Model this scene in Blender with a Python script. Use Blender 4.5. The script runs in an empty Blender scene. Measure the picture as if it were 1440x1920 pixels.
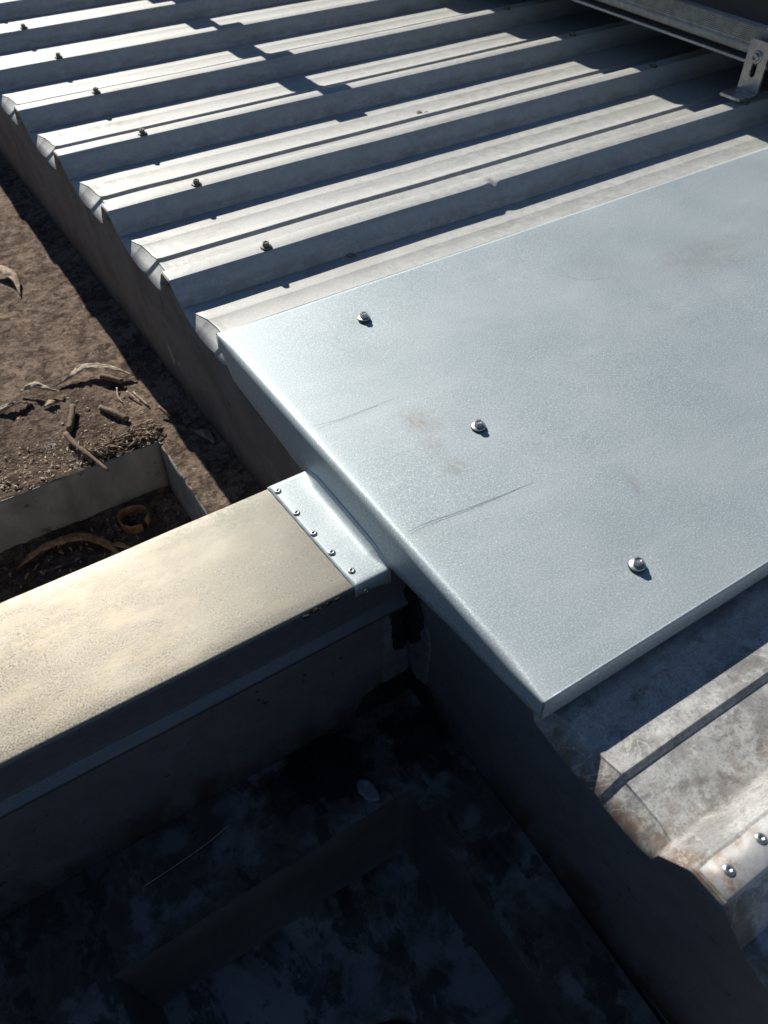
import bpy, bmesh, math, random
from mathutils import Vector, Matrix, noise
random.seed(7)
sc = bpy.context.scene
C = sc.collection
R = math.radians
PI = math.pi

# ------------------------------------------------------------------ camera
cd = bpy.data.cameras.new('camera'); cam = bpy.data.objects.new('camera', cd); C.objects.link(cam)
cd.sensor_fit = 'VERTICAL'; cd.sensor_height = 36; cd.sensor_width = 27
cd.lens = 28.76
M = ((0.8384, -0.3924, 0.3783), (-0.5451, -0.6054, 0.5799), (0.0015, -0.6924, -0.7215))
rot = Matrix(((M[0][0], -M[0][1], -M[0][2]), (M[1][0], -M[1][1], -M[1][2]), (M[2][0], -M[2][1], -M[2][2])))
cam.matrix_world = Matrix.Translation((0, 0, .5)) @ rot.to_4x4()
cd.clip_start = .02; cd.clip_end = 2000
cd.dof.use_dof = True; cd.dof.focus_distance = .85; cd.dof.aperture_fstop = 11
sc.camera = cam

# ------------------------------------------------------------------ light
SUN = Vector((.06, 1.48, 1)).normalized()
elev = math.asin(SUN.z); azi = math.atan2(SUN.x, SUN.y)
w = bpy.data.worlds.new('World'); sc.world = w; w.use_nodes = True
nt = w.node_tree; bg = nt.nodes['Background']
sky = nt.nodes.new('ShaderNodeTexSky'); sky.sky_type = 'NISHITA'; sky.sun_disc = False
sky.sun_elevation = elev; sky.sun_rotation = azi
sky.air_density = .9; sky.dust_density = .05; sky.ozone_density = 4.5
nt.links.new(sky.outputs[0], bg.inputs[0]); bg.inputs[1].default_value = .05
sd = bpy.data.lights.new('sun', 'SUN'); so = bpy.data.objects.new('sun', sd); C.objects.link(so)
sd.energy = 5.0; sd.angle = R(.55); sd.color = (1, .945, .86)
so.rotation_euler = SUN.to_track_quat('Z', 'Y').to_euler(); so.location = (0, 0, 5)
sc.view_settings.view_transform = 'Standard'; sc.view_settings.look = 'None'
sc.view_settings.exposure = .07; sc.view_settings.gamma = 1
sc.cycles.max_bounces = 8

# ------------------------------------------------------------------ node helpers
class Mat:
    def __init__(s, name, base=(.5, .5, .5), rough=.5, metal=0, spec=.5):
        s.m = bpy.data.materials.new(name); s.m.use_nodes = True
        s.t = s.m.node_tree; s.n = s.t.nodes; s.p = s.n['Principled BSDF']
        s.p.inputs['Base Color'].default_value = (*base, 1)
        s.p.inputs['Roughness'].default_value = rough
        s.p.inputs['Metallic'].default_value = metal
        s.p.inputs['Specular IOR Level'].default_value = spec
        s.co = s.n.new('ShaderNodeTexCoord').outputs['Object']
    def l(s, a, b): s.t.links.new(a, b)
    def noise(s, scale, detail=4, rough=.55, stretch=None, off=None, dist=0, co=None):
        n = s.n.new('ShaderNodeTexNoise'); n.inputs['Scale'].default_value = scale
        n.inputs['Detail'].default_value = detail; n.inputs['Roughness'].default_value = rough
        n.inputs['Distortion'].default_value = dist
        co = co or s.co
        if stretch or off:
            mp = s.n.new('ShaderNodeMapping'); mp.inputs['Scale'].default_value = stretch or (1, 1, 1)
            mp.inputs['Location'].default_value = off or (0, 0, 0)
            s.l(co, mp.inputs[0]); co = mp.outputs[0]
        s.l(co, n.inputs['Vector']); return n.outputs['Fac']
    def vor(s, scale, feature='F1', out='Distance'):
        n = s.n.new('ShaderNodeTexVoronoi'); n.inputs['Scale'].default_value = scale; n.feature = feature
        s.l(s.co, n.inputs['Vector']); return n.outputs[out]
    def ramp(s, f, a, b, lo=0., hi=1.):
        n = s.n.new('ShaderNodeMapRange'); n.inputs[1].default_value = a; n.inputs[2].default_value = b
        n.inputs[3].default_value = lo; n.inputs[4].default_value = hi; n.interpolation_type = 'SMOOTHSTEP'
        s.l(f, n.inputs[0]); return n.outputs[0]
    def math(s, op, a, b):
        n = s.n.new('ShaderNodeMath'); n.operation = op
        for i, v in enumerate((a, b)):
            if isinstance(v, (int, float)): n.inputs[i].default_value = v
            else: s.l(v, n.inputs[i])
        return n.outputs[0]
    def mix(s, f, a, b, mode='MIX'):
        n = s.n.new('ShaderNodeMix'); n.data_type = 'RGBA'; n.blend_type = mode
        if isinstance(f, (int, float)): n.inputs[0].default_value = f
        else: s.l(f, n.inputs[0])
        for i, v in ((6, a), (7, b)):
            if isinstance(v, tuple): n.inputs[i].default_value = (*v, 1)
            else: s.l(v, n.inputs[i])
        return n.outputs[2]
    def blob(s, p, r, soft=.6, warp=.5, wscale=60, flat=(1, 1, 1)):
        """mask around a point with an uneven rim (a stain of its own shape)"""
        sb = s.n.new('ShaderNodeVectorMath'); sb.operation = 'SUBTRACT'; s.l(s.co, sb.inputs[0]); sb.inputs[1].default_value = p
        sm = s.n.new('ShaderNodeVectorMath'); sm.operation = 'MULTIPLY'; s.l(sb.outputs[0], sm.inputs[0]); sm.inputs[1].default_value = flat
        ln = s.n.new('ShaderNodeVectorMath'); ln.operation = 'LENGTH'; s.l(sm.outputs[0], ln.inputs[0])
        nz = s.noise(wscale, 5, .65)
        d = s.math('ADD', ln.outputs['Value'], s.math('MULTIPLY', s.math('SUBTRACT', nz, .5), r * warp * 2.5))
        return s.ramp(d, r * (1 - soft), r, 1, 0)
    def color(s, c): s.l(c, s.p.inputs['Base Color'])
    def rough(s, c): s.l(c, s.p.inputs['Roughness'])
    def metal(s, c): s.l(c, s.p.inputs['Metallic'])
    def bump(s, h, strength=.3, dist=.001):
        b = s.n.new('ShaderNodeBump'); b.inputs['Strength'].default_value = strength; b.inputs['Distance'].default_value = dist
        prev = s.p.inputs['Normal'].links
        if prev: s.l(prev[0].from_socket, b.inputs['Normal'])
        s.l(h, b.inputs['Height']); s.l(b.outputs[0], s.p.inputs['Normal'])

PITCH_ = .2056; Y0_ = .0290
# ------------------------------------------------------------------ materials
def m_new_galv():
    m = Mat('new_galvanised', rough=.5, metal=.34)
    fine = m.noise(1100, 2, .7); mid = m.noise(420, 3, .6); big = m.noise(9, 3)
    c = m.mix(m.ramp(fine, .3, .7), (.35, .425, .455), (.57, .645, .67))
    c = m.mix(m.ramp(m.noise(620, 1, .5, off=(1, 1, 1)), .40, .62, 0, .45), c, (.27, .335, .36))
    c = m.mix(m.ramp(m.noise(700, 1, .5, off=(4, 1, 2)), .58, .68, 0, .55), c, (.80, .86, .87))
    c = m.mix(m.ramp(big, .3, .7, 0, .25), c, (.56, .60, .62))
    d = m.noise(75, 6, .7, dist=1.2)
    sw = m.noise(160, 4, .6, stretch=(1, .35, 1), dist=2)
    for p, r, k, fl in (((.357, .4825, 0), .026, .6, (1, .8, 1)), ((.348, .4500, 0), .02, .35, (1, 1, 1)), ((.345, .415, 0), .02, .5, (1, 1, 1)), ((.4639, .31, 0), .010, .5, (1, .6, 1)),
                        ((.8276, .548, 0), .07, .42, (.7, 1.3, 1)), ((.70, .60, 0), .05, .18, (1, 1, 1)), ((.4213, .3956, 0), .02, .22, (1, 1, 1)), ((.37, .60, 0), .03, .12, (1, 1, 1)), ((.285, .36, 0), .03, .08, (1, 1, 1))):
        b = m.math('MULTIPLY', m.blob(p, r, .85, .5, 40, fl), m.ramp(m.math('ADD', m.math('MULTIPLY', d, .5), m.math('MULTIPLY', sw, .5)), .34, .66, 0, k))
        c = m.mix(b, c, (.33, .27, .225))
    runs = m.noise(30, 4, .6, stretch=(.25, 1, 1), off=(7, 0, 0)); c = m.mix(m.ramp(runs, .52, .72, 0, .22), c, (.62, .68, .69))
    haze_ = m.noise(7, 5, .65, dist=.8, off=(0, 3, 3)); c = m.mix(m.ramp(haze_, .48, .68, 0, .09), c, (.36, .41, .42))
    # tiny dark flecks
    f = m.ramp(m.vor(70), .0, .035, .8, 0); f = m.math('MULTIPLY', f, m.ramp(m.noise(31, 1), .56, .6))
    c = m.mix(f, c, (.07, .065, .06))
    m.color(c)
    m.rough(m.ramp(m.math('ADD', m.math('MULTIPLY', fine, .6), m.math('MULTIPLY', big, .4)), .3, .7, .46, .60))
    m.bump(fine, .22, .0004)
    return m.m
def m_old_zinc(name='old_zincalume', warm=1., dirt=.25, metal=.25):
    m = Mat(name, rough=.5, metal=metal)
    fine = m.noise(1100, 2, .7); mid = m.noise(90, 6, .7); big = m.noise(14, 5, .6, stretch=(.45, 1, 1))
    c = m.mix(m.ramp(fine, .3, .7), (.36, .37, .36), (.58, .59, .575))
    c = m.mix(m.ramp(mid, .38, .68, 0, .55), c, (.63, .635, .61))
    c = m.mix(m.ramp(big, .5, .75, 0, .45), c, (.33, .31, .28))
    c = m.mix(m.ramp(m.noise(50, 5, .7, stretch=(.12, 1, 1), off=(1, 5, 2)), .5, .7, 0, .4), c, (.36, .36, .35))
    st = m.noise(26, 6, .75, stretch=(.3, 1, 1), off=(3, 1, 0))
    c = m.mix(m.ramp(st, .55, .72, 0, dirt), c, (.16, .12, .09))
    # dirt and lichen at the right, by the panels
    sx = m.n.new('ShaderNodeSeparateXYZ'); m.l(m.co, sx.inputs[0])
    li = m.math('MULTIPLY', m.ramp(sx.outputs[0], .9, 1.6), m.ramp(mid, .4, .6, 0, .35))
    c = m.mix(li, c, (.33, .32, .12))
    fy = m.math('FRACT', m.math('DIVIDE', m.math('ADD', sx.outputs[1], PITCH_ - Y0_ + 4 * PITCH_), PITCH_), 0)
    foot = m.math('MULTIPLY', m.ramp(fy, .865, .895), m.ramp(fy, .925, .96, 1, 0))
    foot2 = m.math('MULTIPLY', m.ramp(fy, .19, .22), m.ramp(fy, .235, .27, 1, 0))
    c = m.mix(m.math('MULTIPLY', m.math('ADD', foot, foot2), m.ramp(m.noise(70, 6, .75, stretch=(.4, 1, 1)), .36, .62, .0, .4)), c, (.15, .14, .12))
    # near sheet: heavy grime in the last pans towards the camera
    ny = m.ramp(sx.outputs[1], .15, .26, 1, 0)
    g1 = m.noise(20, 7, .66, off=(5, 2, 1), dist=.15)
    c = m.mix(m.math('MULTIPLY', ny, m.ramp(g1, .46, .60, 0, .6)), c, (.21, .205, .20))
    g5 = m.noise(75, 7, .75, off=(1, 7, 1))
    c = m.mix(m.math('MULTIPLY', ny, m.ramp(g5, .48, .62, 0, .4)), c, (.25, .235, .215))
    nx = m.ramp(m.math('ADD', sx.outputs[0], m.math('MULTIPLY', m.noise(50, 4), .02)), .276, .286, 1, 0)
    c = m.mix(m.math('MULTIPLY', m.math('MULTIPLY', ny, nx), m.ramp(g5, .34, .60, .3, .9)), c, (.20, .13, .085))
    yb = m.math('MULTIPLY', m.ramp(sx.outputs[1], .074, .082), m.ramp(sx.outputs[1], .085, .105, 1, 0))
    c = m.mix(m.math('MULTIPLY', m.math('MULTIPLY', ny, yb), m.ramp(g5, .42, .62, 0, .6)), c, (.22, .175, .13))
    g6 = m.noise(34, 7, .72, off=(2, 9, 3), stretch=(.6, 1, 1))
    c = m.mix(m.math('MULTIPLY', ny, m.ramp(g6, .52, .60, 0, .55)), c, (.12, .115, .11))
    c = m.mix(m.math('MULTIPLY', ny, m.ramp(m.noise(420, 4, .7), .5, .66, 0, .5)), c, (.15, .14, .13))
    g3n = m.noise(13, 5, .6, dist=.7, off=(0, 8.3, 0))
    vein = m.math('MULTIPLY', m.ramp(g3n, .492, .499), m.ramp(g3n, .501, .508, 1, 0))
    c = m.mix(m.math('MULTIPLY', ny, m.math('MULTIPLY', vein, .45)), c, (.62, .60, .56))
    sp = m.math('MULTIPLY', m.ramp(m.vor(110), 0, .06, .8, 0), m.ramp(m.noise(25, 2), .5, .6))
    c = m.mix(sp, c, (.07, .06, .05))
    m.color(c); m.rough(m.ramp(mid, .3, .7, .55, .72))
    m.bump(fine, .18, .0004); m.bump(mid, .2, .0012)
    return m.m
def m_capping():
    m = Mat('weathered_capping', rough=.46, metal=.55)
    fine = m.noise(620, 3, .8); mid = m.noise(160, 6, .75, stretch=(.6, 1, 1)); big = m.noise(18, 4, .6)
    c = m.mix(m.ramp(fine, .36, .62), (.085, .078, .066), (.35, .325, .27))
    c = m.mix(m.ramp(mid, .40, .64, 0, .6), c, (.22, .19, .14))
    c = m.mix(m.ramp(m.noise(45, 5, .7, stretch=(.5, 1, 1), off=(2, 2, 2)), .48, .66, 0, .5), c, (.32, .28, .21))
    c = m.mix(m.ramp(big, .48, .7, 0, .2), c, (.40, .385, .34))
    for p, r, k in (((.17, .525, -.05), .035, .8), ((.205, .50, -.05), .02, .6), ((.12, .53, -.05), .04, .45), ((.19, .45, -.05), .03, .3)):
        c = m.mix(m.math('MULTIPLY', m.blob(p, r, .8, .6, 90), m.ramp(m.noise(240, 5, .8), .42, .6, 0, k)), c, (.10, .095, .07))
    sx = m.n.new('ShaderNodeSeparateXYZ'); m.l(m.co, sx.inputs[0])
    rt = m.ramp(sx.outputs[0], .0, .2); c = m.mix(m.math('MULTIPLY', rt, m.ramp(mid, .3, .6, .3, .75)), c, (.21, .21, .185))
    edge = m.math('MULTIPLY', m.ramp(m.math('ADD', sx.outputs[1], m.math('MULTIPLY', m.noise(60, 5), .02)), .525, .542), m.ramp(m.noise(130, 5, .8), .42, .6, 0, .7)); c = m.mix(edge, c, (.11, .105, .08))
    sp = m.math('MULTIPLY', m.ramp(m.vor(120), 0, .06, .9, 0), m.ramp(m.noise(33, 2), .52, .6))
    c = m.mix(sp, c, (.09, .08, .06))
    # mottled brown on the level top only; the upright faces get an even slate grey
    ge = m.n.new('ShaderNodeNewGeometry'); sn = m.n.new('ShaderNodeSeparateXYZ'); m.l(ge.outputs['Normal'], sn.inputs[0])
    upright_col = m.mix(m.ramp(mid, .35, .65), (.15, .16, .18), (.185, .195, .215))
    c = m.mix(m.ramp(sn.outputs[2], .55, .9), upright_col, c)
    m.color(c); m.rough(m.ramp(fine, .3, .7, .42, .58)); m.bump(fine, .14, .0004); m.bump(mid, .08, .001)
    return m.m
def m_gutter(name, brown=.6, k=1.):
    m = Mat(name, rough=.7, metal=.1, spec=.3)
    mid = m.noise(38, 7, .7); big = m.noise(9, 4, .6, dist=1); st = m.noise(30, 5, .7, stretch=(1, 1, .25))
    c = m.mix(m.ramp(big, .35, .65), (.155 * k, .155 * k, .145 * k), (.225 * k, .225 * k, .205 * k))
    sx = m.n.new('ShaderNodeSeparateXYZ'); m.l(m.co, sx.inputs[0])
    low = m.ramp(m.math('ADD', sx.outputs[2], m.math('MULTIPLY', st, .08)), -.25, -.15, 1, 0)
    c = m.mix(m.math('MULTIPLY', low, m.ramp(st, .32, .6, 0, brown)), c, (.075, .056, .040))
    c = m.mix(m.math('MULTIPLY', m.ramp(mid, .60, .66), .6), c, (.055, .045, .035))
    if name == 'gutter_sheet':
        for p, r, fl, k in (((.283, 1.005, -.205), .020, (1, 2.2, .8), .75), ((.281, .972, -.205), .016, (1, 2, 1), .5), ((.282, .83, -.22), .02, (1, 1.4, .7), .25), ((.284, 1.12, -.23), .02, (1, 1, 1), .2)):
            c = m.mix(m.math('MULTIPLY', m.blob(p, r, .5, .8, 50, fl), k), c, (.42, .42, .40))
    m.color(c); m.bump(mid, .3, .002)
    return m.m
def m_sump_near():
    m = Mat('stained_gutter_lining', rough=.62, metal=.1, spec=.35)
    big = m.noise(10, 6, .62, dist=.5, off=(1.7, .4, 0)); b = m.noise(70, 7, .72, dist=.3); s = m.noise(24, 6, .62, stretch=(1.5, .8, 1), dist=.4, off=(4, 4, 0))
    c = m.mix(m.ramp(s, .38, .62), (.105, .090, .072), (.18, .155, .125))
    e = m.math('ADD', m.math('MULTIPLY', big, .78), m.math('MULTIPLY', b, .22))
    c = m.mix(m.ramp(e, .47, .56, 0, .8), c, (.31, .29, .27))
    c = m.mix(m.ramp(e, .56, .66, 0, .5), c, (.34, .325, .305))
    blk = m.math('ADD', m.math('MULTIPLY', s, .7), m.math('MULTIPLY', b, .3))
    c = m.mix(m.ramp(blk, .50, .57, 0, .75), c, (.026, .024, .022))
    for p, r, k in (((.165, .355, -.275), .055, .95), ((.262, .33, -.275), .045, .9), ((.12, .36, -.275), .035, .8), ((.262, .19, -.275), .025, .6)):
        c = m.mix(m.math('MULTIPLY', m.blob(p, r, .4, .8, 40), k), c, (.014, .014, .014))
    for p, r, k in (((.255, .235, -.275), .014, .8), ((.268, .14, -.275), .022, .8), ((.0, .37, -.275), .022, .8), ((.06, .375, -.275), .016, .7), ((.11, .300, -.275), .014, .7), ((.155, .245, -.33), .03, .8), ((.175, .13, -.33), .035, .8), ((.07, .22, -.33), .03, .7)):
        c = m.mix(m.math('MULTIPLY', m.blob(p, r, .6, .9, 45, (1, 1.4, 1)), k), c, (.25, .245, .24))
    c = m.mix(m.ramp(m.noise(260, 3), .68, .72, 0, .5), c, (.22, .22, .22))
    m.color(c); m.rough(m.ramp(b, .3, .7, .5, .8)); m.bump(b, .5, .003)
    return m.m
def m_near_wall():
    m = Mat('dark_painted_wall', rough=.5, metal=.3)
    mid = m.noise(45, 6, .7); st = m.noise(26, 6, .7, stretch=(1, 1, .35), dist=.6)
    c = m.mix(m.ramp(mid, .3, .7), (.18, .18, .182), (.23, .23, .232))
    sx = m.n.new('ShaderNodeSeparateXYZ'); m.l(m.co, sx.inputs[0])
    low = m.ramp(m.math('ADD', sx.outputs[2], m.math('MULTIPLY', m.noise(11, 4), .12)), -.21, -.145, 1, 0)
    c = m.mix(m.math('MULTIPLY', low, m.ramp(st, .35, .6, .2, .9)), c, (.075, .05, .03))
    c = m.mix(m.ramp(m.noise(120, 3), .68, .72, 0, .8), c, (.02, .018, .015))
    m.color(c); m.bump(mid, .15, .001)
    return m.m
def m_dirt():
    m = Mat('dry_silt', rough=.95, spec=.15)
    fine = m.noise(300, 6, .72); mid = m.noise(60, 7, .72); big = m.noise(11, 5, .6, dist=.6)
    c = m.mix(m.ramp(m.math('ADD', m.math('MULTIPLY', fine, .6), m.math('MULTIPLY', m.noise(90, 4), .4)), .36, .64), (.115, .080, .060), (.38, .285, .22))
    c = m.mix(m.ramp(big, .45, .64, 0, .8), c, (.37, .285, .22))
    c = m.mix(m.ramp(mid, .48, .60, 0, .8), c, (.070, .048, .036))
    c = m.mix(m.ramp(m.noise(28, 6, .7, off=(9, 0, 0), dist=.4), .5, .6, 0, .6), c, (.095, .066, .05))
    sx = m.n.new('ShaderNodeSeparateXYZ'); m.l(m.co, sx.inputs[0])
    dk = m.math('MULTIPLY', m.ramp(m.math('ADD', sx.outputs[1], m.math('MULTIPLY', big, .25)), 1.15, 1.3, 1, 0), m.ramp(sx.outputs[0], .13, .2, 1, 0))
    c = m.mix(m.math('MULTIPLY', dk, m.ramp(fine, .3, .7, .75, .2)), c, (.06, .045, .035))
    sp = m.math('MULTIPLY', m.ramp(m.vor(260), .0, .16, 1, 0), m.ramp(m.noise(95, 3), .50, .58))
    c = m.mix(m.math('MULTIPLY', sp, .8), c, (.55, .48, .40))
    wh = m.math('MULTIPLY', m.blob((.0796, .9874, -.27), .016, .9, .7, 120), m.ramp(fine, .45, .6, 0, .9))
    c = m.mix(wh, c, (.62, .58, .52))
    m.color(c); m.bump(fine, .9, .003); m.bump(mid, .8, .008)
    return m.m
def m_simple(name, a, b, rough=.6, metal=0, scale=200, bump=.3, stretch=None, spec=.5):
    m = Mat(name, rough=rough, metal=metal, spec=spec)
    n = m.noise(scale, 5, .7, stretch=stretch)
    m.color(m.mix(m.ramp(n, .3, .7), a, b)); m.bump(n, bump, .0006)
    return m.m
def m_patch():
    m = Mat('patch_metal', rough=.58, metal=.25)
    a = m.noise(60, 6, .7); f = m.noise(700, 2, .6)
    c = m.mix(m.ramp(a, .3, .7), (.36, .36, .355), (.56, .565, .56)); c = m.mix(m.ramp(f, .3, .7, 0, .3), c, (.68, .68, .66))
    for p, r, k in (((.2734, .0416, 0), .012, .8), ((.268, .034, 0), .010, .9), ((.3048, .050, 0), .008, .5), ((.290, .0515, 0), .009, .7), ((.275, .0520, 0), .010, .8), ((.262, .045, 0), .007, .6)):
        c = m.mix(m.math('MULTIPLY', m.blob(p, r, .9, .8, 130), m.ramp(m.noise(260, 5, .75), .38, .6, .1, k)), c, (.27, .15, .085))
    m.color(c); m.bump(a, .2, .001); return m.m
MT = dict(
    galv=m_new_galv(), zinc=m_old_zinc(), capping=m_capping(), gutter=m_gutter('gutter_sheet', .75), sump=m_sump_near(),
    nwall=m_near_wall(), dirt=m_dirt(),
    pit=m_gutter('sump_sheet', .2, 2.6),
    screw=m_simple('zinc_screw', (.42, .42, .42), (.62, .62, .61), .36, .85, 900, .2),
    oldscrew=m_simple('weathered_screw', (.10, .095, .085), (.22, .21, .19), .6, .4, 900, .4),
    rubber=m_simple('rubber', (.02, .02, .02), (.035, .033, .03), .7, 0, 600, .1),
    rivet=m_simple('aluminium_rivet', (.50, .50, .50), (.66, .66, .65), .34, .9, 900, .2),
    hole=m_simple('rivet_bore', (.03, .03, .03), (.06, .06, .06), .6, .3, 900, .1),
    bark=m_simple('bark', (.20, .15, .11), (.45, .36, .27), .9, 0, 180, .8, (1, 1, 1), .2),
    palebark=m_simple('pale_bark', (.38, .31, .23), (.68, .59, .48), .9, 0, 160, .8, None, .2),
    tanbark=m_simple('tan_bark', (.24, .13, .06), (.52, .34, .18), .8, 0, 120, .6, None, .2),
    leaf=m_simple('dry_leaf', (.34, .25, .17), (.60, .48, .35), .8, 0, 130, .5, None, .3),
    stick=m_simple('dry_stick', (.15, .11, .08), (.33, .26, .20), .9, 0, 260, .9, (1, 1, 1), .2),
    alu=m_simple('aluminium', (.42, .43, .44), (.56, .57, .57), .42, .85, 300, .2),
    dullalu=m_simple('dusty_aluminium', (.30, .30, .27), (.46, .46, .42), .55, .5, 70, .3),
    steel=m_simple('stainless', (.40, .39, .36), (.58, .57, .55), .38, .9, 90, .2),
    glass=m_simple('solar_glass', (.006, .008, .014), (.012, .014, .022), .15, 0, 20, .02),
    sealant=m_simple('grey_sealant', (.12, .12, .125), (.22, .22, .23), .7, 0, 45, .8, None, .3),
    palesealant=m_simple('pale_sealant', (.24, .24, .25), (.34, .34, .35), .7, 0, 90, .5, None, .3),
    bitumen=m_simple('black_bitumen', (.010, .010, .010), (.030, .028, .026), .8, 0, 90, .9, None, .2),
    sumpwall=m_simple('sump_side', (.085, .078, .068), (.125, .115, .10), .6, .1, 12, .2, None, .3),
    darkwall=m_simple('dark_wall_paint', (.035, .035, .037), (.06, .06, .062), .8, 0, 20, .3),
    concrete=m_simple('wall_render', (.22, .21, .19), (.32, .31, .28), .9, 0, 30, .3),
    earth=m_simple('ground_soil', (.10, .09, .06), (.20, .17, .12), .95, 0, 2, .3),
    scribe=m_simple('scribe_mark', (.20, .23, .245), (.30, .34, .355), .5, .3, 200, .1),
    patch=m_patch(),
)

# ------------------------------------------------------------------ object helpers
def link(name, bm, mat, parent=None, smooth=False, thick=0, off=-1, origin=None):
    me = bpy.data.meshes.new(name)
    bmesh.ops.recalc_face_normals(bm, faces=bm.faces) if thick == 0 else None
    if origin: bmesh.ops.translate(bm, verts=bm.verts, vec=-Vector(origin))
    bm.to_mesh(me); bm.free()
    me.materials.append(MT[mat])
    if smooth:
        for p in me.polygons: p.use_smooth = True
    o = bpy.data.objects.new(name, me); C.objects.link(o)
    if origin: o.location = origin
    if parent:
        o.parent = parent
        if not origin: o.location = -Vector(parent.location) if parent.type == 'EMPTY' and not parent.parent else (0, 0, 0)
    if thick:
        s = o.modifiers.new('sheet', 'SOLIDIFY'); s.thickness = thick; s.offset = off
    return o
def thing(name, label, cat, loc=(0, 0, 0), group=None):
    o = bpy.data.objects.new(name, None); C.objects.link(o); o.location = loc; o.empty_display_size = .02
    o['label'] = label; o['category'] = cat
    if group: o['group'] = group
    return o
def tag(o, label, cat, group=None):
    o['label'] = label; o['category'] = cat
    if group: o['group'] = group
    return o
def box(bm, a, b, bevel=0):
    r = bmesh.ops.create_cube(bm, size=1)
    vs = r['verts']
    for v in vs:
        v.co = Vector((a[i] + (v.co[i] + .5) * (b[i] - a[i]) for i in range(3)))
    if bevel:
        es = list({e for v in vs for e in v.link_edges})
        bmesh.ops.bevel(bm, geom=es, offset=bevel, segments=2, affect='EDGES', profile=.5)
def grid(bm, rows):
    vs = [[bm.verts.new(p) for p in r] for r in rows]
    for i in range(len(vs) - 1):
        for j in range(len(vs[0]) - 1):
            bm.faces.new((vs[i][j], vs[i + 1][j], vs[i + 1][j + 1], vs[i][j + 1]))
    return vs
def lathe(bm, prof, n=24, c=(0, 0, 0)):
    rings = []
    for r, z in prof:
        rings.append([bm.verts.new((c[0] + r * math.cos(2 * PI * k / n), c[1] + r * math.sin(2 * PI * k / n), c[2] + z)) for k in range(n)])
    for a, b in zip(rings, rings[1:]):
        for k in range(n): bm.faces.new((a[k], a[(k + 1) % n], b[(k + 1) % n], b[k]))
    bm.faces.new(rings[0][::-1]); bm.faces.new(rings[-1])
def tube(bm, pts, rad, n=9, jitter=0):
    pts = [Vector(p) for p in pts]; rings = []
    for i, p in enumerate(pts):
        d = (pts[min(i + 1, len(pts) - 1)] - pts[max(i - 1, 0)]).normalized()
        u = d.cross(Vector((0, 0, 1))).normalized(); v = u.cross(d)
        r = rad[i] if isinstance(rad, (list, tuple)) else rad
        rings.append([bm.verts.new(p + (u * math.cos(2 * PI * k / n) + v * math.sin(2 * PI * k / n)) * r * (1 + random.uniform(-jitter, jitter))) for k in range(n)])
    for a, b in zip(rings, rings[1:]):
        for k in range(n): bm.faces.new((a[k], a[(k + 1) % n], b[(k + 1) % n], b[k]))
    bm.faces.new(rings[0][::-1]); bm.faces.new(rings[-1])
def catmull(pts, n=8):
    pts = [Vector(p) for p in pts]; q = [2 * pts[0] - pts[1]] + pts + [2 * pts[-1] - pts[-2]]; out = []
    for i in range(1, len(q) - 2):
        for k in range(n):
            t = k / n; a, b, c, d = q[i - 1:i + 3]
            out.append(.5 * ((2 * b) + (c - a) * t + (2 * a - 5 * b + 4 * c - d) * t * t + (3 * b - a - 3 * c + d) * t ** 3))
    out.append(pts[-1]); return out
def ribbon(bm, pts, widths, curl=.5, n=8, ac=6, twist=0, seed=0, crump=.0):
    """a strip of leaf or bark: arched across its width, along a path"""
    path = catmull(pts, n); L = len(path); rows = []
    for i, p in enumerate(path):
        t = i / (L - 1); f = t * (len(widths) - 1); k = min(int(f), len(widths) - 2); wd = widths[k] + (widths[k + 1] - widths[k]) * (f - k)
        d = (path[min(i + 1, L - 1)] - path[max(i - 1, 0)]).normalized(); u = d.cross(Vector((0, 0, 1))).normalized(); v = u.cross(d)
        tw = twist * (t - .5)
        wd *= 1 + crump * 60 * noise.noise(Vector((p.x * 260, p.y * 260, seed)))
        row = []
        for j in range(ac + 1):
            s = j / ac * 2 - 1
            q = Vector((s * wd / 2, abs(1 - s * s) * wd * curl / 2))
            a, b = q.x * math.cos(tw) - q.y * math.sin(tw), q.x * math.sin(tw) + q.y * math.cos(tw)
            nz = noise.noise(Vector((p.x * 90 + seed, p.y * 90, s * 2))) * crump
            row.append(p + u * a + v * (b + nz) + u * nz * .5)
        rows.append(row)
    grid(bm, rows)

# ================================================================== GROUND AND BUILDING MASS
g = bmesh.new(); bmesh.ops.create_grid(g, x_segments=40, y_segments=40, size=400)
for v in g.verts: v.co.z = -3.4
o = link('ground', g, 'earth'); o['kind'] = 'structure'

bld = thing('building', 'rendered building body carrying the ribbed metal roof and gutters', 'building', (1.7, 1, -3.4))
b = bmesh.new(); box(b, (.296, -1.5, -3.4), (3.2, 4.2, -.065)); link('wall', b, 'concrete', bld)
b = bmesh.new(); box(b, (-3.2, -1.5, -3.4), (-.426, 4.2, -.06)); link('wall', b, 'concrete', bld)
b = bmesh.new(); box(b, (-.424, -1.5, -3.4), (.294, 4.2, -.45)); link('floor_slab', b, 'concrete', bld)

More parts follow.
